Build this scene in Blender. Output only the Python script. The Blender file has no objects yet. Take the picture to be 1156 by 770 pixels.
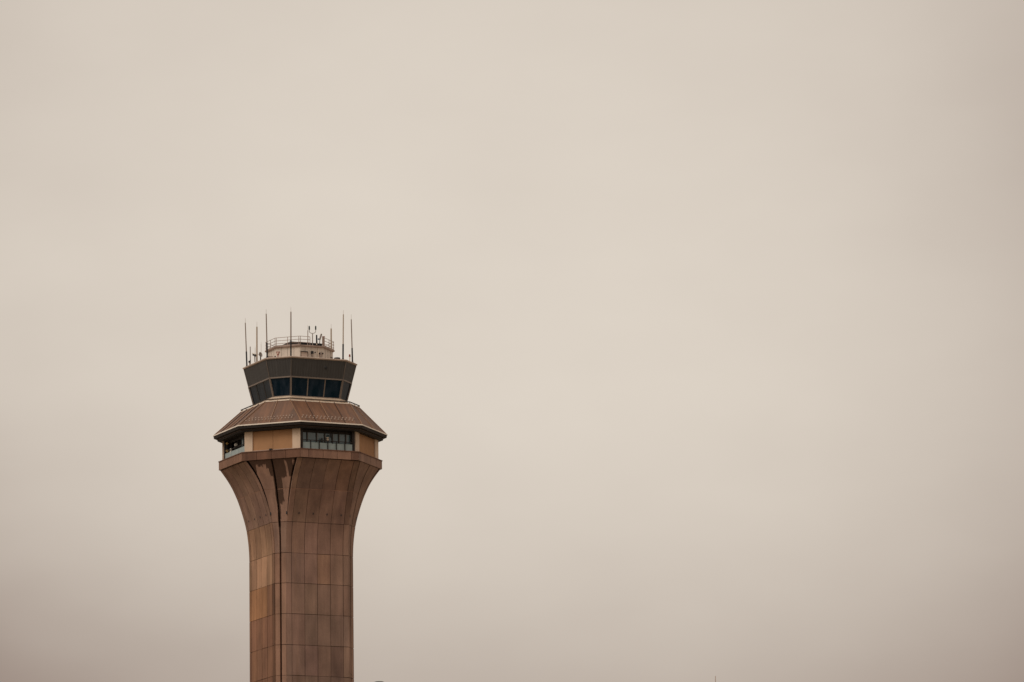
import bpy, math, random
from mathutils import Vector, Matrix
random.seed(11)
R = math.radians
scene = bpy.context.scene
COL = scene.collection

# ------------------------------------------------------------------ camera
S = 0.0912            # metres spanned by one photo pixel at the tower's distance
FPX = 6000.0          # focal length in photo pixels (photo 1156 x 770)
D = 540.0             # tower axis to camera, on the ground
CAM = Vector((0, -D, 1.7))
PITCH, YAW, ROLL = R(10.4), R(2.325), R(0.75)
fw = Vector((math.sin(YAW)*math.cos(PITCH), math.cos(YAW)*math.cos(PITCH), math.sin(PITCH)))
rt0 = Vector((math.cos(YAW), -math.sin(YAW), 0))
up0 = rt0.cross(fw)
rt = rt0*math.cos(ROLL) - up0*math.sin(ROLL)
up = up0*math.cos(ROLL) + rt0*math.sin(ROLL)

def at(x, y, Y):
    """surveyed point: where the sight line of photo pixel (x, y) crosses the vertical plane at world Y"""
    d = fw*FPX + rt*(x-578) + up*(385-y)
    return CAM + d*((Y-CAM.y)/d.y)
def P(x, y, d=0):      # d = photo pixels in front of the tower axis
    return at(x, y, -d*S)
def Z(x, y, d=0):
    return P(x, y, d).z

cd = bpy.data.cameras.new('camera'); cam = bpy.data.objects.new('camera', cd); COL.objects.link(cam)
cam.matrix_world = Matrix(((rt.x, up.x, -fw.x, CAM.x), (rt.y, up.y, -fw.y, CAM.y), (rt.z, up.z, -fw.z, CAM.z), (0, 0, 0, 1)))
cd.sensor_width = 36; cd.lens = FPX/1156*36; cd.clip_end = 20000; cd.clip_start = 0.5
scene.camera = cam

# ------------------------------------------------------------------ materials
def lin(r, g, b):
    f = lambda c: ((c/255+0.055)/1.055)**2.4 if c/255 > 0.04045 else c/255/12.92
    return (f(r), f(g), f(b), 1)
class NT:
    def __init__(s, name):
        s.m = bpy.data.materials.new(name); s.m.use_nodes = True
        s.t = s.m.node_tree; s.b = s.t.nodes['Principled BSDF']
    def n(s, typ, **kw):
        nd = s.t.nodes.new(typ)
        for k, v in kw.items(): setattr(nd, k, v)
        return nd
    def l(s, a, b): s.t.links.new(a, b)
    def math(s, op, a, b=None, clamp=False):
        nd = s.n('ShaderNodeMath', operation=op, use_clamp=clamp)
        for i, v in enumerate((a, b)):
            if v is None: continue
            if hasattr(v, 'links'): s.l(v, nd.inputs[i])
            else: nd.inputs[i].default_value = v
        return nd.outputs[0]
    def noise(s, vec, scale, sc=(1, 1, 1), detail=4, rough=.55):
        mp = s.n('ShaderNodeMapping'); s.l(vec, mp.inputs['Vector']); mp.inputs['Scale'].default_value = sc
        nz = s.n('ShaderNodeTexNoise'); s.l(mp.outputs[0], nz.inputs['Vector'])
        nz.inputs['Scale'].default_value = scale; nz.inputs['Detail'].default_value = detail; nz.inputs['Roughness'].default_value = rough
        return nz.outputs['Fac']
    def rng(s, v, a, b, c, d):
        nd = s.n('ShaderNodeMapRange'); s.l(v, nd.inputs['Value'])
        for i, x in zip(('From Min', 'From Max', 'To Min', 'To Max'), (a, b, c, d)): nd.inputs[i].default_value = x
        return nd.outputs['Result']
    def mix(s, fac, a, b, mode='MIX'):
        nd = s.n('ShaderNodeMix', data_type='RGBA', blend_type=mode)
        if hasattr(fac, 'links'): s.l(fac, nd.inputs[0])
        else: nd.inputs[0].default_value = fac
        for i, v in ((6, a), (7, b)):
            if hasattr(v, 'links'): s.l(v, nd.inputs[i])
            else: nd.inputs[i].default_value = v
        return nd.outputs[2]
    def obj(s): return s.n('ShaderNodeTexCoord').outputs['Object']
    def attr(s, name): return s.n('ShaderNodeAttribute', attribute_name=name)

def simple(name, col, rough=.7, var=.18, scale=3.0, metal=0.0, spec=.4):
    k = NT(name); v = k.noise(k.obj(), scale, (1, 1, .4))
    f = k.rng(v, .25, .75, 1-var, 1+var)
    mul = k.n('ShaderNodeVectorMath', operation='SCALE'); mul.inputs[0].default_value = col[:3]; k.l(f, mul.inputs['Scale'])
    k.l(mul.outputs[0], k.b.inputs['Base Color'])
    k.b.inputs['Roughness'].default_value = rough; k.b.inputs['Metallic'].default_value = metal
    k.b.inputs['Specular IOR Level'].default_value = spec
    return k.m

M = {}
def concrete():
    k = NT('brown_precast_concrete'); o = k.obj()
    base = (.262, .162, .120, 1)
    tone = k.attr('tone').outputs['Color']; st = k.attr('st').outputs['Vector']
    c = k.mix(1, base, tone, 'MULTIPLY')
    a = k.rng(k.noise(o, .55, (1, 1, .5), 6), .3, .7, .76, 1.22)        # broad blotches
    b = k.rng(k.noise(o, 1.9, (1, 1, .07), 5, .6), .28, .72, .84, 1.15) # rain streaks
    g = k.rng(k.noise(o, 9, (1, 1, 1), 3), .25, .75, .93, 1.07)
    f = k.math('MULTIPLY', k.math('MULTIPLY', a, b), g)
    sv = k.n('ShaderNodeVectorMath', operation='SCALE'); k.l(c, sv.inputs[0]); k.l(f, sv.inputs['Scale'])
    c = sv.outputs[0]
    # dark grime with hue shift
    gr = k.rng(k.noise(o, .33, (1, 1, .35), 5, .6), .50, .70, 0, .6)
    c = k.mix(gr, c, k.mix(1, c, (.68, .64, .68, 1), 'MULTIPLY'))
    # pale lime / rust runs
    ru = k.rng(k.noise(o, 1.3, (1, 1, .05), 4, .65), .60, .78, 0, .32)
    c = k.mix(ru, c, (.27, .15, .075, 1))
    # long wet runs below the ledge: st.x across (m), st.y below the ledge (m), st.z on/off
    sp = k.n('ShaderNodeSeparateXYZ'); k.l(st, sp.inputs[0])
    L = 6.0
    rp = k.n('ShaderNodeValToRGB'); rp.color_ramp.interpolation = 'CONSTANT'
    runs = [(-33, 30), (-20.5, 5), (-17, 6.5), (-12, 5), (-8, 9), (-5.2, 17), (-1.8, 70), (.9, 62), (2.2, 46), (5.0, 44), (7.8, 19),
            (14.6, 2), (17.2, 18), (24.4, 2), (29.6, 50), (33, 99)]
    els = rp.color_ramp.elements
    for i, (u, ln) in enumerate(runs):
        pos = (u*S/L)+.5
        e = els[i] if i < 2 else els.new(max(0, min(1, pos)))
        e.position = max(0, min(1, pos)); v = ln/100; e.color = (v, v, v, 1)
    wob = k.math('MULTIPLY', k.math('SUBTRACT', k.noise(o, 1.6, (1, 1, .5), 3), .5), .35)
    uu = k.math('ADD', k.math('DIVIDE', k.math('ADD', sp.outputs[0], wob), L), .5)
    k.l(uu, rp.inputs[0])
    ln = k.math('MULTIPLY', rp.outputs[0], 100*S*1.05)
    ln = k.math('ADD', ln, k.math('MULTIPLY', k.math('SUBTRACT', k.noise(o, 5, (1, 1, .3), 3), .5), .7))
    wet = k.math('MULTIPLY', k.rng(k.math('SUBTRACT', ln, sp.outputs[1]), -.06, .06, 0, 1), sp.outputs[2])
    c = k.mix(k.math('MULTIPLY', wet, .86), c, (.045, .021, .0115, 1))
    k.l(c, k.b.inputs['Base Color'])
    k.b.inputs['Roughness'].default_value = .82; k.b.inputs['Specular IOR Level'].default_value = .3
    bp = k.n('ShaderNodeBump'); bp.inputs['Strength'].default_value = .25; bp.inputs['Distance'].default_value = .03
    k.l(k.noise(o, 7, (1, 1, 1), 5), bp.inputs['Height']); k.l(bp.outputs[0], k.b.inputs['Normal'])
    return k.m
M['concrete'] = concrete()
def roofmat():
    k = NT('weathered_copper_brown_roofing'); st = k.attr('st').outputs['Vector']; o = k.obj()
    a = k.rng(k.noise(st, 2.2, (1, .12, 1), 5, .62), .3, .7, 0, 1)
    b = k.rng(k.noise(st, .7, (1, .3, 1), 5), .3, .7, .72, 1.2)
    c = k.mix(a, (.062, .026, .0125, 1), (.160, .067, .027, 1))
    ru = k.math('MULTIPLY', k.rng(k.noise(st, 5, (1, .05, 1), 3, .6), .55, .72, 0, 1), k.rng(k.noise(st, .9, (1, .35, 1), 3), .42, .62, 0, 1))
    c = k.mix(k.math('MULTIPLY', ru, .55), c, (.33, .17, .08, 1))
    sv = k.n('ShaderNodeVectorMath', operation='SCALE'); k.l(c, sv.inputs[0]); k.l(b, sv.inputs['Scale'])
    k.l(sv.outputs[0], k.b.inputs['Base Color'])
    k.b.inputs['Roughness'].default_value = .6; k.b.inputs['Metallic'].default_value = 0.0
    return k.m
M['roof'] = roofmat()
def siding():
    k = NT('dark_ribbed_metal_siding'); st = k.attr('st').outputs['Vector']; o = k.obj()
    w = k.n('ShaderNodeTexWave', wave_type='BANDS', bands_direction='X'); k.l(st, w.inputs['Vector'])
    w.inputs['Scale'].default_value = 1.05; w.inputs['Distortion'].default_value = 0
    f = k.rng(k.noise(st, 2.0, (1, .15, 1), 4), .3, .7, .85, 1.2)
    c = (.048, .046, .045)
    sv = k.n('ShaderNodeVectorMath', operation='SCALE'); sv.inputs[0].default_value = c; k.l(f, sv.inputs['Scale'])
    k.l(sv.outputs[0], k.b.inputs['Base Color'])
    bp = k.n('ShaderNodeBump'); bp.inputs['Strength'].default_value = .6; bp.inputs['Distance'].default_value = .06
    k.l(w.outputs['Fac'], bp.inputs['Height']); k.l(bp.outputs[0], k.b.inputs['Normal'])
    k.b.inputs['Roughness'].default_value = .55
    return k.m
M['siding'] = siding()
def glass(name, col, rough, ior, smear):
    k = NT(name); o = k.obj()
    k.b.inputs['Base Color'].default_value = col
    r = k.rng(k.noise(o, .9, (1, 1, .35), 5, .65), .35, .7, rough, rough+smear)
    k.l(r, k.b.inputs['Roughness']); k.b.inputs['IOR'].default_value = ior
    bp = k.n('ShaderNodeBump'); bp.inputs['Strength'].default_value = .12; bp.inputs['Distance'].default_value = .05
    k.l(k.noise(o, .7, (1, 1, 1), 3), bp.inputs['Height']); k.l(bp.outputs[0], k.b.inputs['Normal'])
    return k.m
M['cab_glass'] = glass('dark_tinted_cab_glass', (.0010, .0058, .0125, 1), .03, 1.45, .3)
def reflection_mottle():
    m = M['cab_glass']; t = m.node_tree; b = t.nodes['Principled BSDF']
    k = NT.__new__(NT); k.m = m; k.t = t; k.b = b
    f = k.rng(k.noise(k.obj(), 1.1, (1, 1, .3), 5, .65), .44, .68, 0, .8)
    k.l(k.mix(f, (.0010, .0058, .0125, 1), (.024, .032, .046, 1)), b.inputs['Base Color'])  # mottled blue-grey reflections painted into the pane colour
reflection_mottle()
cg = M['cab_glass'].node_tree.nodes['Principled BSDF']; cg.inputs['Specular Tint'].default_value = (.30, .62, 1, 1)
M['obs_glass'] = glass('blue_grey_window_glass', (.10, .155, .175, 1), .04, 1.7, .2)
M['balustrade'] = simple('pale_grey_green_guard_panel', lin(150, 165, 165), .25, .22, 1.4)
M['pier'] = simple('cream_precast_pier', (.62, .475, .36, 1), .75, .14, 1.3)
M['infill'] = simple('ochre_brown_wall_panel', (.40, .215, .105, 1), .75, .10, 1.2)
M['dark'] = simple('dark_brown_painted_metal', (.026, .019, .016, 1), .6, .3, 1.2)
M['soffit'] = simple('dark_soffit_boards', (.016, .011, .009, 1), .7, .35, 1.5)
M['gutter'] = simple('pale_metal_gutter', (.75, .67, .58, 1), .5, .12, 1.0)
M['cap'] = simple('pinkish_beige_coping', (.47, .375, .315, 1), .6, .16, 1.2)
M['frame'] = simple('taupe_window_frame', (.17, .135, .112, 1), .5, .12, 1.5)
M['sill'] = simple('light_beige_kerb', (.62, .52, .42, 1), .6, .12, 1.2)
M['penthouse'] = simple('beige_metal_wall_panel', (.61, .545, .475, 1), .65, .10, 1.3)
M['seam_tan'] = simple('tan_roof_batten', (.23, .13, .075, 1), .6, .2, 2)
M['seam_dark'] = simple('dark_roof_batten', (.050, .026, .018, 1), .6, .2, 2)
M['rail'] = simple('weathered_rail_metal', (.34, .26, .22, 1), .5, .25, 1)
M['black'] = simple('black_painted_metal', (.012, .012, .014, 1), .5, .3, 1)
M['white'] = simple('white_painted_metal', (.78, .73, .66, 1), .5, .1, 1)
M['fibreglass'] = simple('grey_brown_fibreglass', (.26, .20, .165, 1), .5, .2, 1)
M['fibre_tan'] = simple('tan_fibreglass', (.42, .34, .26, 1), .5, .15, 1)
M['tip'] = simple('pale_thin_wire', (.50, .44, .39, 1), .5, .1, 1)
M['grey'] = simple('grey_equipment_paint', (.30, .27, .25, 1), .5, .2, 2)
M['red'] = simple('dull_red_paint', (.24, .045, .03, 1), .5, .2, 2)
M['green_dark'] = simple('dark_green_antenna_cover', (.022, .035, .028, 1), .45, .2, 2)
M['yellow'] = simple('yellow_plate', (.55, .36, .12, 1), .5, .15, 2)
M['blue'] = simple('blue_grey_fitting', (.10, .17, .24, 1), .5, .2, 2)
M['lamp_dark'] = simple('dark_green_grey_lamp_metal', (.022, .028, .025, 1), .5, .2, 2)
def ground():
    k = NT('dry_grass_ground'); o = k.obj()
    a = k.rng(k.noise(o, .02, (1, 1, 1), 8, .6), .35, .65, 0, 1); b = k.rng(k.noise(o, .6, (1, 1, 1), 6, .7), .3, .7, .7, 1.3)
    c = k.mix(a, (.13, .11, .075, 1), (.23, .19, .13, 1))
    sv = k.n('ShaderNodeVectorMath', operation='SCALE'); k.l(c, sv.inputs[0]); k.l(b, sv.inputs['Scale'])
    k.l(sv.outputs[0], k.b.inputs['Base Color']); k.b.inputs['Roughness'].default_value = 1
    return k.m
M['ground'] = ground()

# ------------------------------------------------------------------ mesh helpers
class MB:
    def __init__(s): s.v = []; s.f = []; s.mi = []; s.tone = []; s.st = []; s.mats = []
    def vert(s, p, st=(0, 0, 0)): s.v.append(tuple(p)); s.st.append(st); return len(s.v)-1
    def face(s, idx, mat=0, tone=(1, 1, 1)): s.f.append(tuple(idx)); s.mi.append(mat); s.tone.append(tone)
    def hexa(s, a, b, mat=0, tone=(1, 1, 1), sta=None, stb=None):
        """prism between loops a and b (equal length), capped"""
        n = len(a)
        ia = [s.vert(p, sta[i] if sta else (0, 0, 0)) for i, p in enumerate(a)]
        ib = [s.vert(p, stb[i] if stb else (0, 0, 0)) for i, p in enumerate(b)]
        for i in range(n):
            j = (i+1) % n; s.face((ia[i], ia[j], ib[j], ib[i]), mat, tone)
        s.face(ia[::-1], mat, tone); s.face(ib, mat, tone)
    def loft(s, rings, mat=0, tone=(1, 1, 1), caps=True):
        ids = [[s.vert(p) for p in r] for r in rings]; n = len(rings[0])
        for q in range(len(ids)-1):
            for i in range(n):
                j = (i+1) % n; s.face((ids[q][i], ids[q][j], ids[q+1][j], ids[q+1][i]), mat, tone)
        if caps: s.face(ids[0][::-1], mat, tone); s.face(ids[-1], mat, tone)
    def box(s, c, x, y, z, mat=0, tone=(1, 1, 1)):
        """box centred at c with half-extent vectors x, y, z"""
        c, x, y, z = map(Vector, (c, x, y, z))
        a = [c-x-y-z, c+x-y-z, c+x+y-z, c-x+y-z]; s.hexa(a, [p+2*z for p in a], mat, tone)
    def bar(s, p, q, w, h, mat=0):
        p, q = Vector(p), Vector(q); d = (q-p).normalized()
        sd = d.cross(Vector((0, 0, 1)))
        sd = sd.normalized() if sd.length > 1e-4 else Vector((1, 0, 0))
        u = sd.cross(d); s.box((p+q)/2, sd*w/2, u*h/2, (q-p)/2, mat)
    def tube(s, pts, rad, n=8, mat=0):
        pts = [Vector(p) for p in pts]
        rad = rad if isinstance(rad, (list, tuple)) else [rad]*len(pts)
        rings = []
        for i, p in enumerate(pts):
            d = (pts[min(i+1, len(pts)-1)]-pts[max(i-1, 0)]).normalized()
            a = d.cross(Vector((0, 1, 0.013))).normalized(); b = d.cross(a)
            rings.append([p+(a*math.cos(t)+b*math.sin(t))*rad[i] for t in (2*math.pi*k/n for k in range(n))])
        s.loft(rings, mat)
    def lathe(s, c, prof, n=16, mat=0, axis=Vector((0, 0, 1))):
        c = Vector(c); a = axis.orthogonal().normalized(); b = axis.cross(a)
        s.loft([[c+axis*h+(a*math.cos(t)+b*math.sin(t))*max(r, .002) for t in (2*math.pi*k/n for k in range(n))] for r, h in prof], mat)
    def build(s, name, mats, parent=None, origin=None, smooth=False):
        mats = mats if isinstance(mats, (list, tuple)) else [mats]
        o0 = Vector(origin) if origin is not None else Vector((0, 0, 0))
        me = bpy.data.meshes.new(name); me.from_pydata([tuple(Vector(p)-o0) for p in s.v], [], s.f)
        for m in mats: me.materials.append(M[m])
        me.polygons.foreach_set('material_index', s.mi)
        a = me.attributes.new('tone', 'FLOAT_COLOR', 'CORNER')
        a.data.foreach_set('color', [c for f, t in zip(s.f, s.tone) for _ in f for c in (*t, 1)])
        b = me.attributes.new('st', 'FLOAT_VECTOR', 'POINT'); b.data.foreach_set('vector', [c for t in s.st for c in t])
        me.update()
        import bmesh
        bm = bmesh.new(); bm.from_mesh(me); bmesh.ops.recalc_face_normals(bm, faces=bm.faces); bm.to_mesh(me); bm.free()
        if smooth:
            me.polygons.foreach_set('use_smooth', [True]*len(me.polygons))
        o = bpy.data.objects.new(name, me); COL.objects.link(o)
        o.parent = parent
        if origin is not None:
            o.location = o0 - (parent.location if parent else Vector((0, 0, 0)))
        return o
def tag(o, label=None, cat=None, group=None, kind=None):
    for k, v in (('label', label), ('category', cat), ('group', group), ('kind', kind)):
        if v: o[k] = v
    return o
def empty(name, loc):
    o = bpy.data.objects.new(name, None); COL.objects.link(o); o.location = loc; o.empty_display_size = .3
    return o

# tower plan: theta = bearing from the viewer's side, positive to the right
def nrm(th): return Vector((math.sin(R(th)), -math.cos(R(th)), 0))
def tan_(th): return Vector((math.cos(R(th)), math.sin(R(th)), 0))
TH = [22.5+90*k for k in range(4)]           # long faces
TC = [-22.5+90*k for k in range(4)]          # short (corner) faces
def sq(a, b, z):                             # square with cut corners: apothem a, half side b (metres)
    out = []
    for th in TH:
        for sgn in (-1, 1): p = nrm(th)*a + tan_(th)*b*sgn; out.append(Vector((p.x, p.y, z)))
    return out
def octo(r, z):                              # regular octagon, one vertex towards the viewer
    c, s_ = math.cos(R(22.5)), math.sin(R(22.5)); return sq(r*c, r*s_, z)
def fp(th, a, u, z):
    p = nrm(th)*a + tan_(th)*u; return Vector((p.x, p.y, z))
CX = 339.0
tower = empty('control_tower', (0, 0, 0))
tag(tower, 'brown concrete airport control tower with flared top, copper roof and dark glazed cab', 'control tower')

# ------------------------------------------------------------------ shaft
B = 37.6*S
zled0 = Z(339, 515.6, 92)      # underside of the ledge
zled1 = Z(339, 505.6, 92)      # top of the ledge
prof = [(520, 89.6), (529.5, 83.0), (534, 79.4), (541.5, 73.6), (550, 68.1), (558, 64.0), (565, 60.9), (577, 56.5), (594.5, 51.4), (612, 48.7), (629, 47.6)]
pz = [(Z(340, y, 0), a*S) for y, a in prof]
AMIN = 47.6*S
def A(z):
    if z <= pz[-1][0]: return AMIN
    if z >= pz[0][0]: return pz[0][1]
    for i in range(len(pz)-1):
        (z0, a0), (z1, a1) = pz[i], pz[i+1]
        if z1 <= z <= z0:
            # Catmull-Rom for a smooth flare
            zm, am = pz[i-1] if i else (z0+(z0-z1), a0+(a0-a1)); zp, ap = pz[i+2] if i+2 < len(pz) else (z1-(z0-z1), a1)
            t = (z-z0)/(z1-z0); m0 = (a1-am)/(z1-zm)*(z1-z0); m1 = (ap-a0)/(zp-z0)*(z1-z0)
            return (2*t**3-3*t*t+1)*a0+(t**3-2*t*t+t)*m0+(-2*t**3+3*t*t)*a1+(t**3-t*t)*m1
    return AMIN
joints = []
for y in (555, 591, 625.5, 659.5, 694, 729, 763.5): joints.append(Z(358, y, 47.8*.92))
rows = [(zled0-.02, joints[0])] + [(joints[i], joints[i+1]) for i in range(len(joints)-1)]
z = joints[-1]; step = joints[-2]-joints[-1]
while z > step*1.2: rows.append((z, z-step)); z -= step
rows.append((z, -.3))
def levels(z1, z0):
    n = 8 if z1 > Z(340, 640) else 2
    return [z1+(z0-z1)*i/n for i in range(n+1)]
REC = .5
mb = MB()
# core behind the joints
zs = []
for z1, z0 in rows: zs += levels(z1, z0)[:-1]
zs.append(-.3)
rings = []
for zz in zs[::-1]:
    a = A(zz)-.07; ring = []
    for k, th in enumerate(TH):
        nc = nrm(th+45)
        e0 = fp(th, a, -B+.05, zz); e1 = fp(th, a, B-.05, zz)
        ncp = nrm(th-45)
        ring += [e0 - ncp*REC, e0, e1, e1 - nc*REC]
    rings.append(ring)
mb.loft(rings, 0, (.13, .105, .10))
def plate(th, afun, u0, u1, z1, z0, thick, tone, stfun=None, gap=.028):
    lv = levels(z1-gap*random.uniform(.35, 1.15), z0+gap*random.uniform(.35, 1.15)); prev = None
    for i, zz in enumerate(lv):
        a = afun(zz); ua = u0(zz) if callable(u0) else u0; ub = u1(zz) if callable(u1) else u1
        q = [(a, ua), (a, ub), (a-thick, ub), (a-thick, ua)]
        ids = [mb.vert(fp(th, aa, uu, zz), stfun(uu, zz) if stfun else (0, 0, 0)) for aa, uu in q]
        if prev:
            for m_ in range(4): n_ = (m_+1) % 4; mb.face((prev[m_], prev[n_], ids[n_], ids[m_]), 0, tone)
        else: mb.face(ids[::-1], 0, tone)
        prev = ids
    mb.face(prev, 0, tone)
PW = 15.55*S
cols = [(-B, -2*PW)] + [(-2*PW+PW*i, -PW+PW*i) for i in range(4)] + [(2*PW, B)]
def jit(v): return 1+random.uniform(-v, v)
for k, th in enumerate(TH):
    for r, (z1, z0) in enumerate(rows):
        for c, (u0, u1) in enumerate(cols):
            t = jit(.09); tone = [t*jit(.02), t*jit(.02), t*jit(.03)]
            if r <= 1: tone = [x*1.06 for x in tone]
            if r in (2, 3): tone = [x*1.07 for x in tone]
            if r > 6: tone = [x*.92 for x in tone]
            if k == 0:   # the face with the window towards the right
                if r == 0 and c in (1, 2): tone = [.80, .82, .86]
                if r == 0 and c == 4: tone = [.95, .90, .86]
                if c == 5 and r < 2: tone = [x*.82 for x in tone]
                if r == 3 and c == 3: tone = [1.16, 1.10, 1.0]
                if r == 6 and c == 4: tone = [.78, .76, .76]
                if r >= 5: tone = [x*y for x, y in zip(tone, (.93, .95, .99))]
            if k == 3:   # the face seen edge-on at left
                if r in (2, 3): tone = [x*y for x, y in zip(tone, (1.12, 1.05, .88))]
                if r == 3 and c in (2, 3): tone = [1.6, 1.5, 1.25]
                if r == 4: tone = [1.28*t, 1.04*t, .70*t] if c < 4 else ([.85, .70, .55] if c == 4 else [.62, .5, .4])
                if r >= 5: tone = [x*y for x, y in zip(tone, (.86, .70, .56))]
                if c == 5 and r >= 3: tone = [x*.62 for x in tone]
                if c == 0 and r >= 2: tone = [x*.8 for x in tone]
            ga, gb = ((.02, .036), (.035, .06))[k == 3]
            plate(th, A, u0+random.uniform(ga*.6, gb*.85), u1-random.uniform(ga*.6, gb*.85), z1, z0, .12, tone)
# corner faces: two plates each side of the central drain channel
zfade = Z(330, 590, 50)
def gapw(zz): return .05+max(0, min(1, (zz-zfade)/(zled0-zfade)))*.30
def AC(zz): return (A(zz)+B)/math.sqrt(2) - .05
def HW(zz): return (A(zz)-B)/math.sqrt(2)
for k, th in enumerate(TC):
    on = 1 if k == 0 else 0
    def stf(u, zz, on=on): return (u, zled0-zz, on)
    for r, (z1, z0) in enumerate(rows):
        for side in (-1, 1):
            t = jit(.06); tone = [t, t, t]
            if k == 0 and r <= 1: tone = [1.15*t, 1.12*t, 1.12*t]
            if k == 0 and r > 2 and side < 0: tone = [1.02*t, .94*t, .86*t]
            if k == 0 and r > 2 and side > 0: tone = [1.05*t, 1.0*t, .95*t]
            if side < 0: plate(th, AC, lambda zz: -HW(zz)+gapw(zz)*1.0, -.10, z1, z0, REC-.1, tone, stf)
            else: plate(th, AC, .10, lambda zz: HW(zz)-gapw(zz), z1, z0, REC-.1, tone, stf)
# pale sealant in the uppermost joint
for th in TH:
    zz = joints[0]; mb.box(fp(th, A(zz)-.055, 0, zz), tan_(th)*(B-.03), nrm(th)*.045, (0, 0, .034), 0, (1.35, 1.2, 1.1))
for th in TC:
    zz = joints[0]
    for sg in (-1, 1):
        h_ = (HW(zz)-gapw(zz)-.10)/2; mb.box(fp(th, AC(zz)-.06, sg*(.10+h_), zz), tan_(th)*(h_-.01), nrm(th)*.045, (0, 0, .034), 0, (1.35, 1.2, 1.1))
# weep holes
zh = Z(358, 580, 50)
for k, th in enumerate(TH):
    for u in (-1.55*PW, -.45*PW, .62*PW, 1.72*PW):
        mb.box(fp(th, A(zh)-.02, u, zh), tan_(th)*.05, nrm(th)*.045, (0, 0, .11), 1)
for k, th in enumerate(TC):
    for u in (-.9, .85): mb.box(fp(th, AC(zh)-.02, u, zh), tan_(th)*.06, nrm(th)*.045, (0, 0, .17), 1)
mb.build('shaft', ['concrete', 'black'], tower)

# ------------------------------------------------------------------ ledge
mb = MB()
r0 = 92*S
mb.loft([octo(r0-.12, zled0+.01), octo(r0-.12, zled1-.06)], 0, (.2, .17, .16))
faces8 = sorted(TH+TC)
ap = r0*math.cos(R(22.5)); hs = r0*math.sin(R(22.5))
for th in faces8:
    us = [-hs, -hs*.72, -hs*.22, hs*.26, hs*.74, hs] if th in TH else [-hs, -hs*.5, 0, hs*.5, hs]
    for i in range(len(us)-1):
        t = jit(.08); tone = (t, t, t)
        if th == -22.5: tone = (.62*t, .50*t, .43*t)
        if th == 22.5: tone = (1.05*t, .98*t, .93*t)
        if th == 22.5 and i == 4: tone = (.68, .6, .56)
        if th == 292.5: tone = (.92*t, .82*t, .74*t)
        a, b = us[i]+.02, us[i+1]-.02
        lo = [fp(th, ap, a, zled0), fp(th, ap, b, zled0), fp(th, ap-.12, b, zled0), fp(th, ap-.12, a, zled0)]
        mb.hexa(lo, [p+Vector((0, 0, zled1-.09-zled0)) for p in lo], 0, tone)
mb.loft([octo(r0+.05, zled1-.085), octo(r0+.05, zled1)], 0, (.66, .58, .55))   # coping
mb.build('ledge', 'concrete', tower)

# ------------------------------------------------------------------ observation storey
zw0 = zled1
zsof2 = Z(339, 482.6, 93)      # underside of lower soffit tier
zsof1 = Z(339, 478.8, 98)
zeave = Z(339, 474.6, 98)
rw = 88*S; apw = rw*math.cos(R(22.5)); hw = rw*math.sin(R(22.5))
mb = MB(); mb.loft([octo(rw-1.3, zw0-.02), octo(rw-1.3, zsof2+.1)]); mb.build('core_wall', 'dark', tower)
pw = 9.6*S
for th in TC:
    for sgn in (-1, 1):
        mb = MB(); ua, ub = (hw-pw, hw) if sgn > 0 else (-hw, -hw+pw)
        lo = [fp(th, apw, ua, zw0), fp(th, apw, ub, zw0), fp(th, apw-.55, ub - (.2 if sgn > 0 else 0), zw0), fp(th, apw-.55, ua + (.2 if sgn < 0 else 0), zw0)]
        mb.hexa(lo, [p+Vector((0, 0, zsof2-zw0+.05)) for p in lo])
        um = (ua+ub)/2
        mb.box(fp(th, apw-.004, um+.15, (zw0+zsof2)/2), tan_(th)*.010, nrm(th)*.01, (0, 0, (zsof2-zw0)/2-.01), 0)
        mb.build('pier', ['pier', 'frame'], tower)
    mb = MB()
    for ua, ub in ((-hw+pw+.01, -.015), (.015, hw-pw-.01)):
        lo = [fp(th, apw-.14, ua, zw0+.12), fp(th, apw-.14, ub, zw0+.12), fp(th, apw-.4, ub, zw0+.12), fp(th, apw-.4, ua, zw0+.12)]
        mb.hexa(lo, [p+Vector((0, 0, zsof2-zw0))for p in lo])
    lo = [fp(th, apw-.17, -.03, zw0+.12), fp(th, apw-.17, .03, zw0+.12), fp(th, apw-.3, .03, zw0+.12), fp(th, apw-.3, -.03, zw0+.12)]
    mb.hexa(lo, [p+Vector((0, 0, zsof2-zw0))for p in lo], 1)
    lo = [fp(th, apw-.05, -hw+pw, zw0), fp(th, apw-.05, hw-pw, zw0), fp(th, apw-.4, hw-pw, zw0), fp(th, apw-.4, -hw+pw, zw0)]
    mb.hexa(lo, [p+Vector((0, 0, .12)) for p in lo], 2)
    mb.build('wall_panel', ['infill', 'soffit', 'cap'], tower)
    if th == -22.5:
        mb = MB(); mb.box(fp(th, apw+.25, -.05, zw0+.07), tan_(th)*.13, nrm(th)*.2, (0, 0, .07)); mb.build('scupper', 'black', tower)
agl = apw-.62
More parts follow.
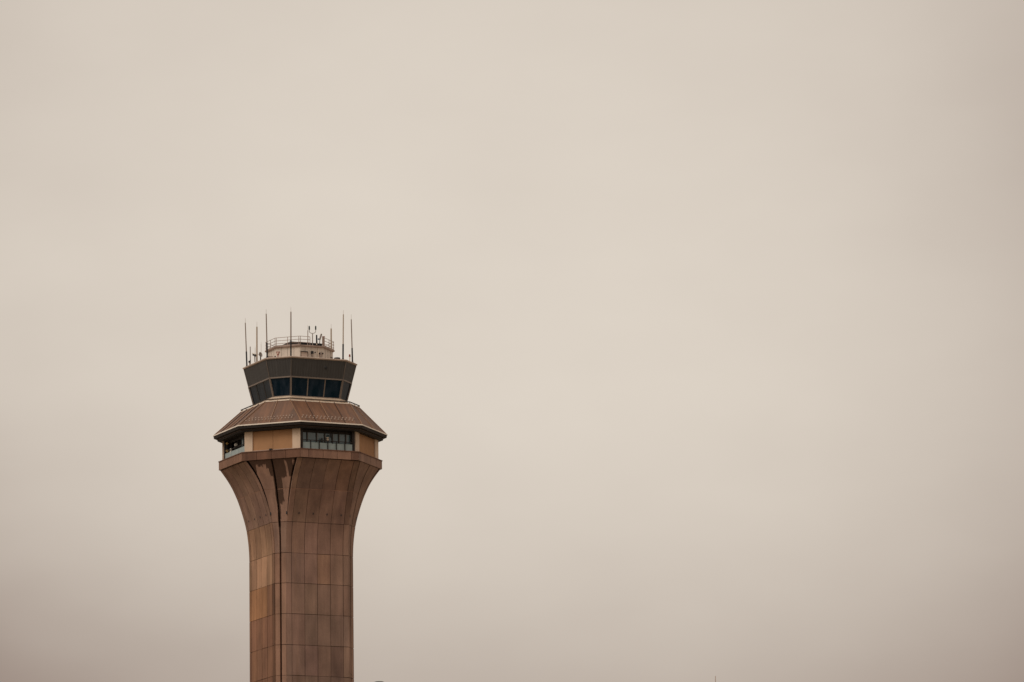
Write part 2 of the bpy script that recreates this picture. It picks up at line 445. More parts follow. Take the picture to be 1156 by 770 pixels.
for k, th in enumerate(TH):
    fr = MB(); hg = hw-.35
    ms = [-hg, -hg*.78, -hg*.40, -hg*.07, hg*.24, hg*.50, hg*.78, hg]
    zr = zw0+.95
    for u in ms: fr.box(fp(th, agl, u, (zw0+zsof2)/2), tan_(th)*.032, nrm(th)*.06, (0, 0, (zsof2-zw0)/2))
    fr.box(fp(th, agl, 0, zsof2-.15), tan_(th)*hg, nrm(th)*.06, (0, 0, .12))
    fr.box(fp(th, agl, 0, zw0+.1), tan_(th)*hg, nrm(th)*.06, (0, 0, .1))
    for sgn in (-1, 1): fr.box(fp(th, agl+.2, sgn*(hg+.17), (zw0+zsof2)/2), tan_(th)*.17, nrm(th)*.27, (0, 0, (zsof2-zw0)/2))
    w = fr.build('window', 'dark', tower)
    for i in range(len(ms)-1):
        if k == 3 and i < 4: continue       # that bay stands open
        g = MB(); um = (ms[i]+ms[i+1])/2; hh = (ms[i+1]-ms[i])/2-.032
        g.box(fp(th, agl-.02, um, (zw0+.2+zsof2-.3)/2+.02), tan_(th)*hh, nrm(th)*.015, (0, 0, (zsof2-.3-zw0-.2)/2)); g.build('pane', 'obs_glass', w)
        if k in (0,):
            g = MB(); g.box(fp(th, agl+.03, ms[i]+.10, (zw0+.9+zsof2-.3)/2), tan_(th)*.025, nrm(th)*.03, (0, 0, (zsof2-.3-zw0-.9)/2)); g.build('pane_bead', 'frame', w)
    ab = apw-.12
    mb = MB(); mb.tube([fp(th, ab, -hw+.3, zr), fp(th, ab, hw-.3, zr)], .04, 8)
    g = mb.build('guard_rail', 'dark', w)
    us = [-hw+.25+(2*hw-.5)*i/6 for i in range(7)]
    for i, u in enumerate(us):
        mb = MB(); mb.box(fp(th, ab-(.17 if k == 3 else 0), u, (zw0+zr)/2), tan_(th)*.038, nrm(th)*.04, (0, 0, (zr-zw0)/2-.02)); mb.build('rail_post', 'dark', w)
        if i < 6:
            mb = MB(); v = us[i+1]; mb.box(fp(th, ab-.08, (u+v)/2, zw0+.38), tan_(th)*((v-u)/2-.01), nrm(th)*.015, (0, 0, .37)); mb.build('guard_panel', 'balustrade', w)

# soffit, fascia, gutter
mb = MB(); mb.loft([octo(93.2*S, zsof2), octo(93.8*S, zsof1-.002)], 0); mb.loft([octo(94.1*S, zsof2+.14), octo(94.4*S, zsof2+.21)], 1)
mb.loft([octo(97.3*S, zsof1), octo(97.9*S, zeave-.115)], 0)
mb.build('soffit', ['soffit', 'seam_dark'], tower)
mb = MB(); mb.loft([octo(98.4*S, zeave-.115), octo(98.3*S, zeave)], 0); mb.build('gutter', 'gutter', tower)

# ------------------------------------------------------------------ roof
zrt = Z(327.5, 451.4, 65)
at_, bt = 56.6*S, 36.2*S
ae, be = 97.2*S*math.cos(R(22.5)), 97.2*S*math.sin(R(22.5))
bot = sq(ae, be, zeave-.02); top = sq(at_, bt, zrt)
mb = MB()
n = 8
for i in range(n):
    j = (i+1) % n
    L0 = (bot[j]-bot[i]).length; L1 = (top[j]-top[i]).length; H = ((bot[i]+bot[j])/2-(top[i]+top[j])/2).length
    u0 = i*20
    q = [mb.vert(p, st) for p, st in ((bot[i], (u0-L0/2, 0, 0)), (bot[j], (u0+L0/2, 0, 0)), (top[j], (u0+L1/2, H, 0)), (top[i], (u0-L1/2, H, 0)))]
    mb.face(q)
mb.face([mb.vert(p) for p in bot][::-1]); mb.face([mb.vert(p) for p in top])
roof = mb.build('roof', 'roof', tower)
def rp(i, f, t, lift=0):       # point on roof face i at fraction f along, t up the slope
    j = (i+1) % n
    a = bot[i].lerp(bot[j], f); b = top[i].lerp(top[j], f)
    nn = (bot[j]-bot[i]).cross(top[i]-bot[i]).normalized()
    return a.lerp(b, t)+nn*lift
for i in range(n):
    long_ = (i % 2 == 0)
    seams = [(.26, 1), (.5, 0), (.74, 1)] if long_ else [(.5, 0)]
    for f, mt in [(0.004, 0)]+seams:
        mb = MB(); w = .07 if mt == 0 else .05
        mb.bar(rp(i, f, .015, .03), rp(i, f, .995, .03), w, .07)
        mb.build('seam', 'seam_tan' if mt == 0 else 'seam_dark', roof)
base_guard = None
for i in (0, 7):
    cnt = 15
    for row_, t in ((0, .16), (1, .245)):
        for q in range(cnt):
            f = .06+.88*(q+.5*row_)/cnt
            if base_guard is None:
                mb = MB(); mb.hexa([Vector((-.05, -.06, -.02)), Vector((.05, -.06, -.02)), Vector((.05, .06, -.02)), Vector((-.05, .06, -.02))],
                                   [Vector((-.045, -.03, .10)), Vector((.045, -.03, .10)), Vector((.045, .03, .10)), Vector((-.045, .03, .10))])
                base_guard = mb.build('snow_guard', 'cap', roof); g = base_guard
            else:
                g = base_guard.copy(); COL.objects.link(g); g.parent = roof
            g.location = rp(i, f, t, .02)
            g.rotation_euler = (R(45), 0, R([22.5, 67.5, 0, 0, 0, 0, 292.5, 337.5][i]))
# low rail round the foot of the cab
zra = Z(327.3, 449.5, 66)
mb = MB(); rr = sq(57.2*S, 36.6*S, zra)
for i in range(n): mb.bar(rr[i], rr[(i+1) % n], .07, .09)
rail = mb.build('safety_rail', 'dark', tower)
for i in range(n):
    a, b = rr[i], rr[(i+1) % n]; c = max(2, round((b-a).length/1.25))
    for q in range(c):
        p = a.lerp(b, q/c); p2 = Vector((p.x*.985, p.y*.985, zrt-.02))
        mb = MB(); mb.bar(p2, p-Vector((0, 0, .05)), .06, .09); mb.build('rail_post', 'white', rail)
mb = MB(); mb.loft([sq(at_+.10, bt+.05, zrt-.07), sq(at_+.05, bt+.03, zrt+.04)]); mb.build('roof_flashing', 'sill', tower)

# ------------------------------------------------------------------ cab
zs0 = Z(328.5, 446.8, 54); zh0 = Z(328.5, 424.2, 60); zt0 = Z(328.5, 403.8, 64)
A0, B0 = 44.6*S, 29.8*S; A1, B1 = 50.0*S, 31.6*S; A2, B2 = 54.9*S, 33.2*S
mb = MB(); mb.loft([sq(A0-.05, B0-.02, zrt), sq(A0-.05, B0-.02, zs0-.16)], 0); mb.loft([sq(A0+.08, B0+.04, zs0-.16), sq(A0+.10, B0+.05, zs0)], 0)
mb.build('cab_sill', 'sill', tower)
lo, md, hi = sq(A0, B0, zs0), sq(A1, B1, zh0), sq(A2, B2, zt0)
mb = MB()
for i in range(n):
    j = (i+1) % n; L1 = (md[j]-md[i]).length; L2 = (hi[j]-hi[i]).length; H = zt0-zh0; u0 = i*30
    mb.face([mb.vert(p, st) for p, st in ((md[i], (u0-L1/2, 0, 0)), (md[j], (u0+L1/2, 0, 0)), (hi[j], (u0+L2/2, H, 0)), (hi[i], (u0-L2/2, H, 0)))])
mb.face([mb.vert(p) for p in md][::-1]); mb.face([mb.vert(p) for p in hi])
fas = mb.build('cab_fascia', 'siding', tower)
for i in range(n):
    mb = MB(); a = md[i]*1.003; b = hi[i]*1.003; a.z = zh0; b.z = zt0; mb.bar(a, b, .05, .05); mb.build('corner_trim', 'frame', fas)
mb = MB(); c0 = fp(22.5, 52.6*S+.02, 9.6*S, Z(358.5, 413, 58)); mb.lathe(c0, [(.14, -.1), (.16, .05), (.10, .09), (.001, .09)], 12, 0, nrm(22.5)); mb.build('round_vent', 'black', tower)
inner = MB(); inner.loft([sq(A0-.25, B0-.1, zs0), sq(A1-.25, B1-.1, zh0)]); inner.build('cab_interior', 'black', tower)
for i in range(n):
    j = (i+1) % n; parts = 3 if i % 2 == 0 else 1
    a0, a1, b0, b1 = lo[i], lo[j], md[i], md[j]
    nn = (a1-a0).cross(b0-a0).normalized()
    def q(f, t, off): return a0.lerp(a1, f).lerp(b0.lerp(b1, f), t)+nn*off
    fr = MB()
    fr.bar(q(0, .975, 0), q(1, .975, 0), .12, .14); fr.bar(q(0, .02, 0), q(1, .02, 0), .10, .10)
    w = fr.build('cab_window', 'frame', tower)
    for c in range(parts+1):
        if c == parts: continue
        mb = MB(); wd = .19 if c == 0 else .12
        off = 0 if c == 0 else -.05
        mb.bar(q(c/parts, 0, off), q(c/parts, .985, off), wd, .12 if c == 0 else .06); mb.build('mullion', 'dark' if (i == 6 and c) else 'frame', w)
    for c in range(parts):
        mb = MB(); f0, f1 = c/parts+.012, (c+1)/parts-.012
        mb.hexa([q(f0, .03, -.045), q(f1, .03, -.045), q(f1, .03, -.09), q(f0, .03, -.09)], [q(f0, .96, -.045), q(f1, .96, -.045), q(f1, .96, -.09), q(f0, .96, -.09)])
        mb.build('pane', 'cab_glass', w)
zc = Z(328.5, 401.6, 65)
mb = MB(); mb.loft([sq(A2-.02, B2-.01, zt0-.002), sq(A2+.10, B2+.05, zt0+.05), sq(A2+.13, B2+.06, zc-.05), sq(A2+.10, B2+.05, zc)])
mb.build('cab_roof', 'cap', tower)
ZR = zc                                       # cab roof level

# ------------------------------------------------------------------ roof house with its railed deck
zp1 = Z(338, 390.6, 39.5); zp2 = zp1+.16
rph = 37.3*S
mb = MB(); mb.loft([octo(rph, ZR-.02), octo(rph, zp1)])
app = rph*math.cos(R(22.5)); hp = rph*math.sin(R(22.5))
for th in faces8:
    for u in (-hp*.55, -hp*.05, hp*.5): mb.box(fp(th, app, u, (ZR+zp1)/2), tan_(th)*.012, nrm(th)*.012, (0, 0, (zp1-ZR)/2), 1)
mb.build('penthouse_wall', ['penthouse', 'frame'], tower)
mb = MB(); mb.loft([octo(38.6*S, zp1), octo(39.6*S, zp1+.07), octo(39.6*S, zp2)], 0); mb.build('penthouse_deck', 'rail', tower)
def pu(x): return ((x-338.4)*S-math.sin(R(22.5))*app)/math.cos(R(22.5))
def pur(x): return ((x-338.4)*S-math.sin(R(67.5))*app)/math.cos(R(67.5))
mb = MB(); u0, u1 = pu(339.6), pu(346.6); um = (u0+u1)/2
zd = Z(343, 397.6, 34)
mb.box(fp(22.5, app+.02, um, (ZR+zd)/2), tan_(22.5)*(u1-u0)/2, nrm(22.5)*.03, (0, 0, (zd-ZR)/2), 0)
mb.box(fp(22.5, app+.08, um, zd+.03), tan_(22.5)*((u1-u0)/2+.05), nrm(22.5)*.06, (0, 0, .035), 1)
for sg in (-1, 1): mb.box(fp(22.5, app+.045, um+sg*((u1-u0)/2+.02), (ZR+zd)/2), tan_(22.5)*.025, nrm(22.5)*.04, (0, 0, (zd-ZR)/2), 2)
door = mb.build('door', ['cap', 'dark', 'frame'], tower)
mb = MB(); mb.box(fp(22.5, app+.07, pu(343.8), ZR+.28), tan_(22.5)*.04, nrm(22.5)*.05, (0, 0, .07)); mb.build('door_handle', 'black', door)
mb = MB(); mb.box(fp(67.5, app+.02, pur(374), ZR+.55), tan_(67.5)*.22, nrm(67.5)*.04, (0, 0, .2)); 
mb.box(fp(67.5, app+.045, pur(374), ZR+.79), tan_(67.5)*.25, nrm(67.5)*.05, (0, 0, .03), 1)
mb.build('louvre_vent', ['black', 'grey'], tower)
for x, zlo, zhi, r_, m_ in ((352.0, 0, 1.02, .07, 'fibreglass'), (358.6, 0, 1.2, .05, 'sill'), (360.6, 0, .95, .05, 'rail'), (362.6, .05, 1.0, .05, 'rail'), (348.4, .1, 1.05, .025, 'rail')):
    mb = MB(); mb.tube([fp(22.5, app+.09, pu(x), ZR+zlo), fp(22.5, app+.09, pu(x), min(ZR+zhi, zp1-.01))], r_, 8); mb.build('conduit', m_, tower)
for x, zz, w_, h_, m_ in ((351.9, .86, .13, .13, 'black'), (355.6, .22, .26, .10, 'rail'), (351.6, .2, .09, .08, 'black'), (355.4, .90, .04, .05, 'black'), (360.2, .80, .06, .07, 'dark'), (363.6, .82, .07, .07, 'dark'), (360.0, .15, .10, .05, 'grey'), (362.4, .4, .04, .06, 'grey')):
    mb = MB(); mb.box(fp(22.5, app+.09, pu(x), ZR+zz), tan_(22.5)*w_, nrm(22.5)*.075, (0, 0, h_)); mb.build('junction_box', m_, tower)
# railing
zr1 = Z(338, 379.3, 39)
rl = 38.7*S
mb = MB()
for h in (zr1, zr1-(zr1-zp2)*.36, zr1-(zr1-zp2)*.70):
    ring = octo(rl, h)
    for i in range(n):
        a, b = ring[i], ring[(i+1) % n]
        if i == 0:      # opening in the rail where the ladder lands
            mb.tube([a, a.lerp(b, .42)], .026, 6); mb.tube([a.lerp(b, .93), b], .026, 6)
        else: mb.tube([a, b], .026, 6)
for i in range(n):
    if i == 0: continue
    a, b = octo(rl, zp2)[i], octo(rl, zp2)[(i+1) % n]; mb.bar(a+Vector((0, 0, .05)), b+Vector((0, 0, .05)), .02, .1)
gr = mb.build('guard_rail', 'rail', tower)
ringb, ringt = octo(rl, zp2-.01), octo(rl, zr1)
for i in range(n):
    a, b = ringb[i], ringb[(i+1) % n]; a2, b2 = ringt[i], ringt[(i+1) % n]
    for f in ((.025, .42, .93) if i == 0 else (.04, .5, .96)):
        mb = MB(); thick = .028
        mb.tube([a.lerp(b, f), a2.lerp(b2, f)], thick, 6); mb.build('rail_post', 'rail', gr)
# square overrun box
zo = Z(327, 385.6, 24.5)
mb = MB(); ao = 18.2*S; mb.loft([sq(ao, ao-.01, zp2-.02), sq(ao, ao-.01, zo-.25)]); ov = mb.build('lift_overrun', 'sill', tower)
mb = MB(); mb.loft([sq(ao+.08, ao+.07, zo-.30), sq(ao+.12, ao+.11, zo)]); mb.build('roof_slab', 'black', ov)

# ------------------------------------------------------------------ antennas and roof gear (things of their own)
GW = 'whip antennas on the tower roof'
def whip(label, xb, xt, yt_thin, yt, ybreak, d, base, rlow, rup, mlow='black', mup='fibreglass', rtip=.018):
    b = P(xb, 404, d); b.z = base
    root = empty('whip_antenna', b); tag(root, label, 'antenna', GW)
    top = P(xt, yt, d); tip = P(xt, yt_thin, d)
    if ybreak:
        br = P(xb+(xt-xb)*.3, ybreak, d)
        f = (br.z-b.z)/(top.z-b.z); br = b.lerp(top, f)
        m1 = MB(); m1.tube([b, br], rlow, 10); m1.build('mast', mlow, root, b)
    else: br = b+Vector((0, 0, .12))
    m2 = MB(); m2.tube([br-(Vector((0, 0, .02))), top], [rup*1.05, rup*.9], 10); m2.build('radome', mup, root, b)
    m3 = MB(); m3.tube([top-Vector((0, 0, .03)), tip], [rtip, rtip*.6], 6); m3.build('tip_rod', 'tip', root, b)
    m4 = MB(); m4.lathe(b+Vector((0, 0, -.01)), [(rlow*2.0, 0), (rlow*2.0, .05), (rlow*1.3, .06), (rlow*1.3, .16), (rlow, .17)], 10); m4.build('base_flange', 'black' if ybreak else 'grey', root, b)
    return root
whip('leftmost tall whip antenna with black lower mast at the left corner of cab roof', 278.7, 276.9, 359, 364.4, 397, -4, ZR, .078, .055)
whip('thick tan whip antenna without black mast, rising behind the small dish', 290.0, 290.0, 363, 369, None, 22, ZR, .075, .080, mup='fibre_tan')
whip('tall whip antenna with black mast standing at the left edge of the penthouse railing', 301.7, 300.5, 349, 354.3, 387, 49, ZR, .085, .060)
whip('tallest whip antenna, all dark, standing before the penthouse left of its door', 328.4, 328.4, 346.5, 352, 384, 58, ZR, .078, .066, mup='fibreglass')
whip('short thin brown whip antenna beside the two-armed antenna on penthouse roof', 347.6, 347.5, 367, 373, None, 31, zp2, .045, .042, mup='fibreglass')
whip('short thick tan whip antenna behind the right end of the penthouse railing', 374.0, 373.8, 365.5, 371, None, 2, zp2, .07, .080, mup='fibre_tan')
whip('tall tan whip antenna with black lower mast right of the penthouse', 387.2, 387.6, 350, 355, 388.5, 36, ZR, .082, .060, mup='fibre_tan')
whip('rightmost whip antenna leaning left with black lower mast by the red lamp', 397.9, 396.5, 355, 360.6, 393, 16, ZR, .078, .055)
whip('stubby grey whip antenna between the leftmost whip and the small dish', 282.6, 282.5, 390.5, 391.5, 406, 2, ZR, .05, .050, mup='grey')
whip('faint slender whip antenna just left of the thick tan whip', 288.0, 288.0, 391, 393, None, 14, ZR, .03, .022, mup='tip', rtip=.012)
whip('faint slender whip antenna above the round dish', 294.8, 294.8, 386, 389, None, 30, ZR, .03, .020, mup='tip', rtip=.012)

# two-armed antenna
b = P(352.8, 390, 31); b.z = zp2
t = empty('dual_antenna', b); tag(t, 'U-shaped two-armed antenna with dark green cylinders above penthouse railing', 'antenna')
yU = P(352.8, 376.4, 31)
mb = MB(); mb.tube([b, yU], .05, 8); mb.build('post', 'grey', t, b)
mb = MB(); pts = []
for q_ in range(13):
    a = math.pi*q_/12; cx = -math.cos(a); sy = math.sin(a)
    pts.append(yU+Vector((cx*3.6*S, 0, .22*(1-sy)-.0 + (0 if 0 < q_ < 12 else .05))))
pts = [pts[0]+Vector((0, 0, .12))]+pts+[pts[-1]+Vector((0, 0, .12))]
mb.tube(pts, .032, 8); mb.build('yoke', 'grey', t, b)
for q_ in (0, -1):
    mb = MB(); mb.lathe(pts[q_], [(.03, -.02), (.075, 0), (.075, .34), (.04, .37), (.02, .37), (.02, .42)], 10); mb.build('element', 'green_dark', t, b)
# short black stub on pale post
b = P(357.6, 390, 36); b.z = zp2
t = empty('stub_antenna', b); tag(t, 'short stubby black antenna on pale post right of the two-armed antenna', 'antenna')
tp = P(357.4, 378.2, 36); md_ = b.lerp(tp, .18)
mb = MB(); mb.tube([b, md_], .04, 8); mb.build('post', 'sill', t, b)
mb = MB(); mb.tube([md_, tp], [.085, .075], 10); mb.build('radome', 'black', t, b)
# tilted panel lamp
b = P(360.6, 390, 30); b.z = zp2
t = empty('panel_antenna', b); tag(t, 'small tilted grey panel antenna with blue fitting on penthouse roof', 'antenna')
c = P(361.2, 382, 30)
mb = MB(); mb.tube([b, c-Vector((0, 0, .1))], .04, 8); mb.build('post', 'black', t, b)
mb = MB(); mb.box(c+Vector((.06, 0, .15)), Vector((.05, .05, -.02)), Vector((-.04, .08, 0)), Vector((.09, 0, .30))); mb.build('panel', 'grey', t, b)
mb = MB(); mb.box(c+Vector((-.15, 0, -.08)), Vector((.07, 0, 0)), Vector((0, .06, 0)), Vector((0, 0, .07))); mb.build('fitting', 'blue', t, b)
# reddish cabinet at the rail end
b = P(365.2, 390, 20); b.z = zp2
mb = MB(); hh = P(365.2, 380.4, 20).z-zp2
mb.box(b+Vector((0, 0, hh/2)), Vector((.10, .03, 0)), Vector((-.03, .09, 0)), Vector((0, 0, hh/2))); mb.box(b+Vector((0, 0, hh+.02)), Vector((.12, .03, 0)), Vector((-.03, .11, 0)), Vector((0, 0, .03)), 1)
o = mb.build('equipment_cabinet', ['rail', 'red'], None, b); tag(o, 'narrow reddish brown cabinet standing at the gap in the penthouse railing', 'cabinet')
# red triangular sign
b = P(313.8, 402, 37)
dep = math.cos(R(22.5))
pc = fp(-22.5, app+.04, ((313.8-338.4)*S+math.sin(R(22.5))*app)/dep, Z(313.8, 397.2, 36))
mb = MB(); tt, nn = tan_(-22.5), nrm(-22.5)
def tri(sz, off): return [pc+tt*sz*x+Vector((0, 0, sz*y))+nn*off for x, y in ((-1, .75), (1, .75), (.25, -.9), (-.25, -.9))]
mb.hexa(tri(.21, -.03), tri(.21, .0), 0); mb.hexa(tri(.11, .0), tri(.11, .012), 1)
mb.box(pc-Vector((0, 0, .38)), tt*.03, nn*.02, (0, 0, .22), 0)
o = mb.build('warning_sign', ['red', 'sill'], None, pc); tag(o, 'small red inverted triangle sign on the penthouse wall', 'sign')
# small gear on the cab roof
def lampbox(name, label, cat, xb, d, parts):
    b = P(xb, 404, d); b.z = ZR; root = empty(name, b); tag(root, label, cat); parts(root, b); return root
def cam_parts(root, b):
    zt = P(287.5, 401.5, 26).z
    m_ = MB(); m_.tube([b, Vector((b.x, b.y, zt))], .055, 8); m_.build('post', 'grey', root, b)
    m_ = MB(); m_.box((b.x-.04, b.y-.1, zt+.04), Vector((.13, -.05, -.07)), Vector((.05, .2, 0)), Vector((.05, 0, .10))); m_.build('housing', 'black', root, b)
    m_ = MB(); m_.box((b.x-.09, b.y-.1, zt+.17), Vector((.14, -.05, -.07)), Vector((.05, .24, 0)), Vector((.02, 0, .04))); m_.build('sunshield', 'white', root, b)
lampbox('security_camera', 'black camera with white sunshield on post left of the thick tan whip', 'camera', 287.7, 26, cam_parts)
def dish_parts(root, b):
    c = Vector((b.x, b.y, P(294, 401.0, 36).z))
    m_ = MB(); m_.tube([b, c], .05, 8); m_.build('post', 'black', root, b)
    ax = Vector((.75, -.62, .2)).normalized()
    m_ = MB(); m_.lathe(c+Vector((0, 0, .06)), [(.06, -.14), (.16, -.08), (.27, .04), (.25, .05), (.12, -.03), (.01, -.06)], 16, 0, ax); m_.build('dish', 'grey', root, b)
    m_ = MB(); m_.tube([c+Vector((-.38, 0, .06)), c+Vector((0, 0, .06))], .022, 6); m_.build('arm', 'fibre_tan', root, b)
lampbox('dish_antenna', 'small round grey dish antenna right of the thick tan whip', 'antenna', 294, 36, dish_parts)
def stub_lamp(root, b):
    m_ = MB(); m_.tube([b, b+Vector((0, 0, .2))], .07, 8); m_.build('post', 'rail', root, b)
    m_ = MB(); m_.lathe(b+Vector((-.04, 0, .2)), [(.06, 0), (.11, .03), (.11, .16), (.05, .22), (.01, .22)], 10); m_.build('lamp', 'black', root, b)
lampbox('flood_lamp', 'small dark lamp at the left corner of the cab roof', 'lamp', 282.0, 10, stub_lamp)
def obst(root, b):
    zt = P(394.8, 402.5, 24).z
    m_ = MB(); m_.tube([b, Vector((b.x, b.y, zt))], .06, 8); m_.build('post', 'white', root, b)
    m_ = MB(); m_.lathe((b.x, b.y, zt), [(.07, -.02), (.11, 0), (.11, .05), (.085, .06), (.085, .18), (.05, .24), (.01, .25)], 12); m_.build('lens', 'red', root, b)
lampbox('obstruction_light', 'small red aircraft warning light on white post at right edge of cab roof', 'warning light', 394.8, 24, obst)
def lowbox(root, b):
    m_ = MB(); m_.box(b+Vector((0, 0, .13)), Vector((.30, .1, 0)), Vector((-.08, .2, 0)), (0, 0, .14)); m_.build('housing', 'rail', root, b)
    m_ = MB(); m_.hexa([b+Vector(p) for p in ((.36, -.1, 0), (.66, -.1, 0), (.66, .1, 0), (.36, .1, 0))], [b+Vector(p) for p in ((.52, -.08, .3), (.63, -.08, .34), (.63, .08, .34), (.52, .08, .3))]); m_.build('exhaust_hood', 'black', root, b)
lampbox('vent_unit', 'low brown vent box with black hood at left foot of penthouse', 'vent', 304.4, 44, lowbox)
def hatch(root, b):
    m_ = MB(); m_.lathe(b, [(.30, 0), (.34, .22), (.30, .30), (.02, .36)], 14); m_.build('cowl', 'black', root, b)
lampbox('roof_vent', 'low dark round roof vent at right foot of penthouse', 'vent', 380.6, 32, hatch)

# gear on the balconies
def bal(th, u, off): p = fp(th, apw-off, u, zw0); return p
thl = 292.5
def ul(x): return ((x-CX)*S-math.sin(R(thl))*(apw-.3))/math.cos(R(thl))
b = bal(thl, ul(256.6), .3); t = empty('beacon_post', b); tag(t, 'dark post with two yellow diamond plates in the open left bay', 'beacon')
mb = MB(); mb.tube([b, b+Vector((0, 0, 1.95))], .05, 8); mb.build('post', 'black', t, b)
for h in (1.0, 1.80):
    mb = MB(); c = b+Vector((0, -.06, h)); rr_ = .17
    v = [Vector((rr_, 0, 0)), Vector((0, 0, rr_)), Vector((-rr_, 0, 0)), Vector((0, 0, -rr_))]
    mb.hexa([c+p for p in v], [c+p*.8+Vector((0, -.03, 0)) for p in v]); mb.build('plate', 'yellow', t, b)
b = bal(thl, ul(261.2), .3); mb = MB()
mb.lathe(b, [(.06, 0), (.06, .5), (.13, .55), (.13, 1.05), (.09, 1.1), (.01, 1.1)], 12); o = mb.build('canister', 'white', None, b); tag(o, 'white canister standing in the open left bay', 'canister')
b = bal(thl, ul(265.8), .3); t = empty('spot_lamp', b); tag(t, 'small white headed spot lamp on dark stand in the open left bay', 'lamp')
mb = MB(); mb.tube([b, b+Vector((0, 0, 1.25))], .06, 8); mb.build('stand', 'black', t, b)
mb = MB(); mb.lathe(b+Vector((.05, 0, 1.3)), [(.06, -.1), (.15, .0), (.16, .16), (.02, .16)], 12, 0, Vector((.3, -.9, .2)).normalized()); mb.build('head', 'white', t, b)
def uc(x): return ((x-CX)*S-math.sin(R(22.5))*(apw-.36))/math.cos(R(22.5))
b = bal(22.5, uc(369.5), .36); t = empty('observing_instrument', b); tag(t, 'black and beige viewing instrument on stand behind the front balcony rail', 'instrument')
mb = MB(); mb.tube([b, b+Vector((0, 0, 1.0))], .05, 8); mb.build('stand', 'black', t, b)
mb = MB(); mb.lathe(b+Vector((-.02, -.05, 1.2)), [(.05, -.22), (.13, -.15), (.13, -.02), (.07, 0), (.07, .04), (.14, .06), (.14, .16), (.05, .2)], 12); mb.build('optics', 'sill', t, b)
mb = MB(); mb.box(b+Vector((.30, 0, 1.56)), (.11, 0, 0), (0, .1, 0), (0, 0, .17)); mb.tube([b+Vector((.32, 0, 1.4)), b+Vector((.5, 0, .7))], .03, 6); mb.build('screen', 'black', t, b)
b = bal(22.5, uc(363), .36); mb = MB(); mb.box(b+Vector((0, 0, .6)), (.10, 0, 0), (0, .1, 0), (0, 0, .6)); mb.box(b+Vector((0, 0, 1.22)), (.06, 0, 0), (0, .06, 0), (0, 0, .06)); o = mb.build('control_box', 'black', None, b); tag(o, 'slim black control box standing behind the front balcony rail', 'box')

# ------------------------------------------------------------------ ground and the two tips at the bottom edge
mb = MB(); GR = 9000
mb.face([mb.vert((GR*math.cos(2*math.pi*k/64), GR*math.sin(2*math.pi*k/64), 0)) for k in range(64)])
tag(mb.build('ground', 'ground'), kind='structure')
Yl = -D+140
tp = at(428, 769.0, Yl); b = Vector((tp.x, tp.y, 0))
t = empty('light_pole', b); tag(t, 'dark rounded lamp top peeking over the bottom edge right of the shaft', 'lamp post')
mb = MB(); mb.tube([b, tp-Vector((0, 0, .5))], [.16, .08], 12); mb.build('pole', 'lamp_dark', t, b)
mb = MB(); mb.lathe(tp, [(.10, -.55), (.14, -.5), (.14, -.42), (.33, -.34), (.34, -.26), (.30, -.16), (.20, -.06), (.10, -.01), (.01, 0)], 20); mb.build('lamp_head', 'lamp_dark', t, b, smooth=True)
mb = MB(); mb.lathe(b, [(.3, 0), (.3, .05), (.22, .07), (.22, .5), (.17, .55)], 12); mb.build('base', 'lamp_dark', t, b)
Ym = -D+320
tp = at(807.6, 763.2, Ym); b = Vector((tp.x, tp.y, 0))
t = empty('mast', b); tag(t, 'thin pale mast tip rising from the bottom edge at right', 'mast')
mb = MB(); mb.tube([b, tp-Vector((0, 0, 1.6))], [.28, .06], 12); mb.build('pole', 'fibreglass', t, b)
mb = MB(); mb.tube([tp-Vector((0, 0, 1.7)), tp], [.036, .020], 8); mb.build('lightning_rod', 'cap', t, b)
mb = MB(); mb.lathe(b, [(.6, 0), (.6, .06), (.4, .08), (.4, .8), (.3, .9)], 14); mb.build('base', 'fibreglass', t, b)

# ------------------------------------------------------------------ overcast sky and soft sun
SUN_EL, SUN_AZ = R(48), R(-48)     # azimuth from +Y? measured from the viewer's side, negative = left
W = bpy.data.worlds.new('World'); scene.world = W; W.use_nodes = True
nt = W.node_tree; nt.nodes.clear()
N = lambda t_, **k: (lambda nd: ([setattr(nd, a, v) for a, v in k.items()], nd)[1])(nt.nodes.new(t_))
Lk = nt.links.new
out = N('ShaderNodeOutputWorld'); bg1 = N('ShaderNodeBackground'); bg2 = N('ShaderNodeBackground'); ms = N('ShaderNodeMixShader')
sun_dir = nrm(math.degrees(SUN_AZ))*math.cos(SUN_EL)+Vector((0, 0, math.sin(SUN_EL)))
sky = N('ShaderNodeTexSky', sky_type='NISHITA', sun_disc=False, sun_elevation=SUN_EL, sun_rotation=math.atan2(sun_dir.x, sun_dir.y), dust_density=5.0, air_density=1.2)
Lk(sky.outputs[0], bg1.inputs[0]); bg1.inputs[1].default_value = .08
tc = N('ShaderNodeTexCoord')
def mth(op, a, b=None, c=None, clamp=False):
    nd = N('ShaderNodeMath', operation=op, use_clamp=clamp)
    for i, v in enumerate((a, b, c)):
        if v is None: continue
        if hasattr(v, 'links'): Lk(v, nd.inputs[i])
        else: nd.inputs[i].default_value = v
    return nd.outputs[0]
def dot(v):
    nd = N('ShaderNodeVectorMath', operation='DOT_PRODUCT'); Lk(tc.outputs['Generated'], nd.inputs[0]); nd.inputs[1].default_value = v; return nd.outputs['Value']
def rng(v, a, b, c, d, smooth=True):
    nd = N('ShaderNodeMapRange', interpolation_type='SMOOTHSTEP' if smooth else 'LINEAR'); Lk(v, nd.inputs['Value'])
    for i, x in zip((1, 2, 3, 4), (a, b, c, d)): nd.inputs[i].default_value = x
    return nd.outputs['Result']
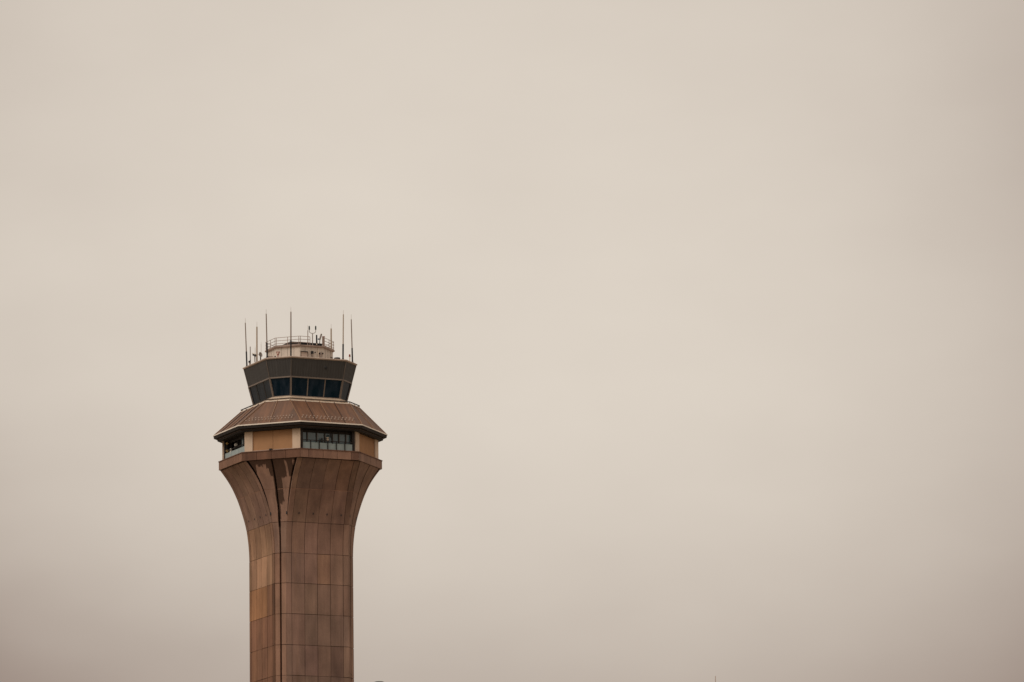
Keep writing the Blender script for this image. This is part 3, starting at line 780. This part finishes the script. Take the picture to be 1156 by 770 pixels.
def noise(scale, sc, detail, rough, off=(0, 0, 0)):
    mp = N('ShaderNodeMapping'); Lk(tc.outputs['Generated'], mp.inputs[0]); mp.inputs['Scale'].default_value = sc; mp.inputs['Location'].default_value = off
    nz = N('ShaderNodeTexNoise'); Lk(mp.outputs[0], nz.inputs['Vector']); nz.inputs['Scale'].default_value = scale; nz.inputs['Detail'].default_value = detail; nz.inputs['Roughness'].default_value = rough
    return nz.outputs['Fac']
# bright patch of the cloud deck, lens vignette painted in towards sides and horizon
n1 = rng(noise(9, (1, 1, 1.7), 3, .5, (3.1, .4, 1.7)), .3, .7, -1, 1, False)
n2 = rng(noise(24, (1, 1, 2.0), 4, .5, (.2, 5.1, .9)), .3, .7, -1, 1, False)
elev = dot(Vector((0, 0, 1)))
fwh = Vector((math.sin(YAW), math.cos(YAW), 0))
side = mth('DIVIDE', dot(rt0), .0963)
side = mth('ADD', side, mth('MULTIPLY', n1, .10))
sr = mth('MULTIPLY', mth('POWER', mth('MINIMUM', mth('MAXIMUM', side, 0), 1.12), 3), .15)
slf = mth('MULTIPLY', mth('POWER', mth('MINIMUM', mth('MAXIMUM', mth('MULTIPLY', side, -1), 0), 1.12), 3), .092)
ev = mth('DIVIDE', mth('SUBTRACT', elev, math.sin(PITCH)), .0631)
ev = mth('ADD', ev, mth('MULTIPLY', n1, .08))
lo_ = mth('MULTIPLY', mth('POWER', mth('MINIMUM', mth('MAXIMUM', mth('MULTIPLY', ev, -1), 0), 1.25), 1.9), .205)
hi_ = mth('MULTIPLY', mth('POWER', mth('MINIMUM', mth('MAXIMUM', ev, 0), 1.3), 2), .036)
high = rng(elev, .3, 1.0, 0, 1)
val = mth('SUBTRACT', mth('SUBTRACT', mth('SUBTRACT', mth('SUBTRACT', .722, sr), slf), lo_), hi_)
val = mth('ADD', val, mth('MULTIPLY', n1, .018))
val = mth('ADD', val, mth('MULTIPLY', n2, .013))
val = mth('MAXIMUM', val, .30)
tt_ = mth('DIVIDE', mth('SUBTRACT', val, .402), .321)
cm = N('ShaderNodeVectorMath', operation='SCALE'); cm.inputs[0].default_value = (.321, .318, .280); Lk(tt_, cm.inputs['Scale'])
ca = N('ShaderNodeVectorMath', operation='ADD'); ca.inputs[0].default_value = (.402, .329, .281); Lk(cm.outputs[0], ca.inputs[1])
scl = N('ShaderNodeVectorMath', operation='SCALE'); Lk(ca.outputs[0], scl.inputs[0]); Lk(rng(high, 0, 1, 1.0, 2.5), scl.inputs['Scale'])
Lk(scl.outputs[0], bg2.inputs[0]); bg2.inputs[1].default_value = 1.0
ms.inputs[0].default_value = .98; Lk(bg1.outputs[0], ms.inputs[1]); Lk(bg2.outputs[0], ms.inputs[2]); Lk(ms.outputs[0], out.inputs[0])
sl = bpy.data.lights.new('sun', 'SUN'); sl.energy = 1.2; sl.angle = R(25); sl.color = (1, .92, .82)
so = bpy.data.objects.new('sun', sl); COL.objects.link(so); so.rotation_euler = (-sun_dir).to_track_quat('-Z', 'Y').to_euler(); so.location = (0, 0, 200)

scene.view_settings.view_transform = 'Standard'; scene.view_settings.look = 'None'; scene.view_settings.exposure = 0; scene.view_settings.gamma = 1
scene.render.resolution_x = 1024; scene.render.resolution_y = 682
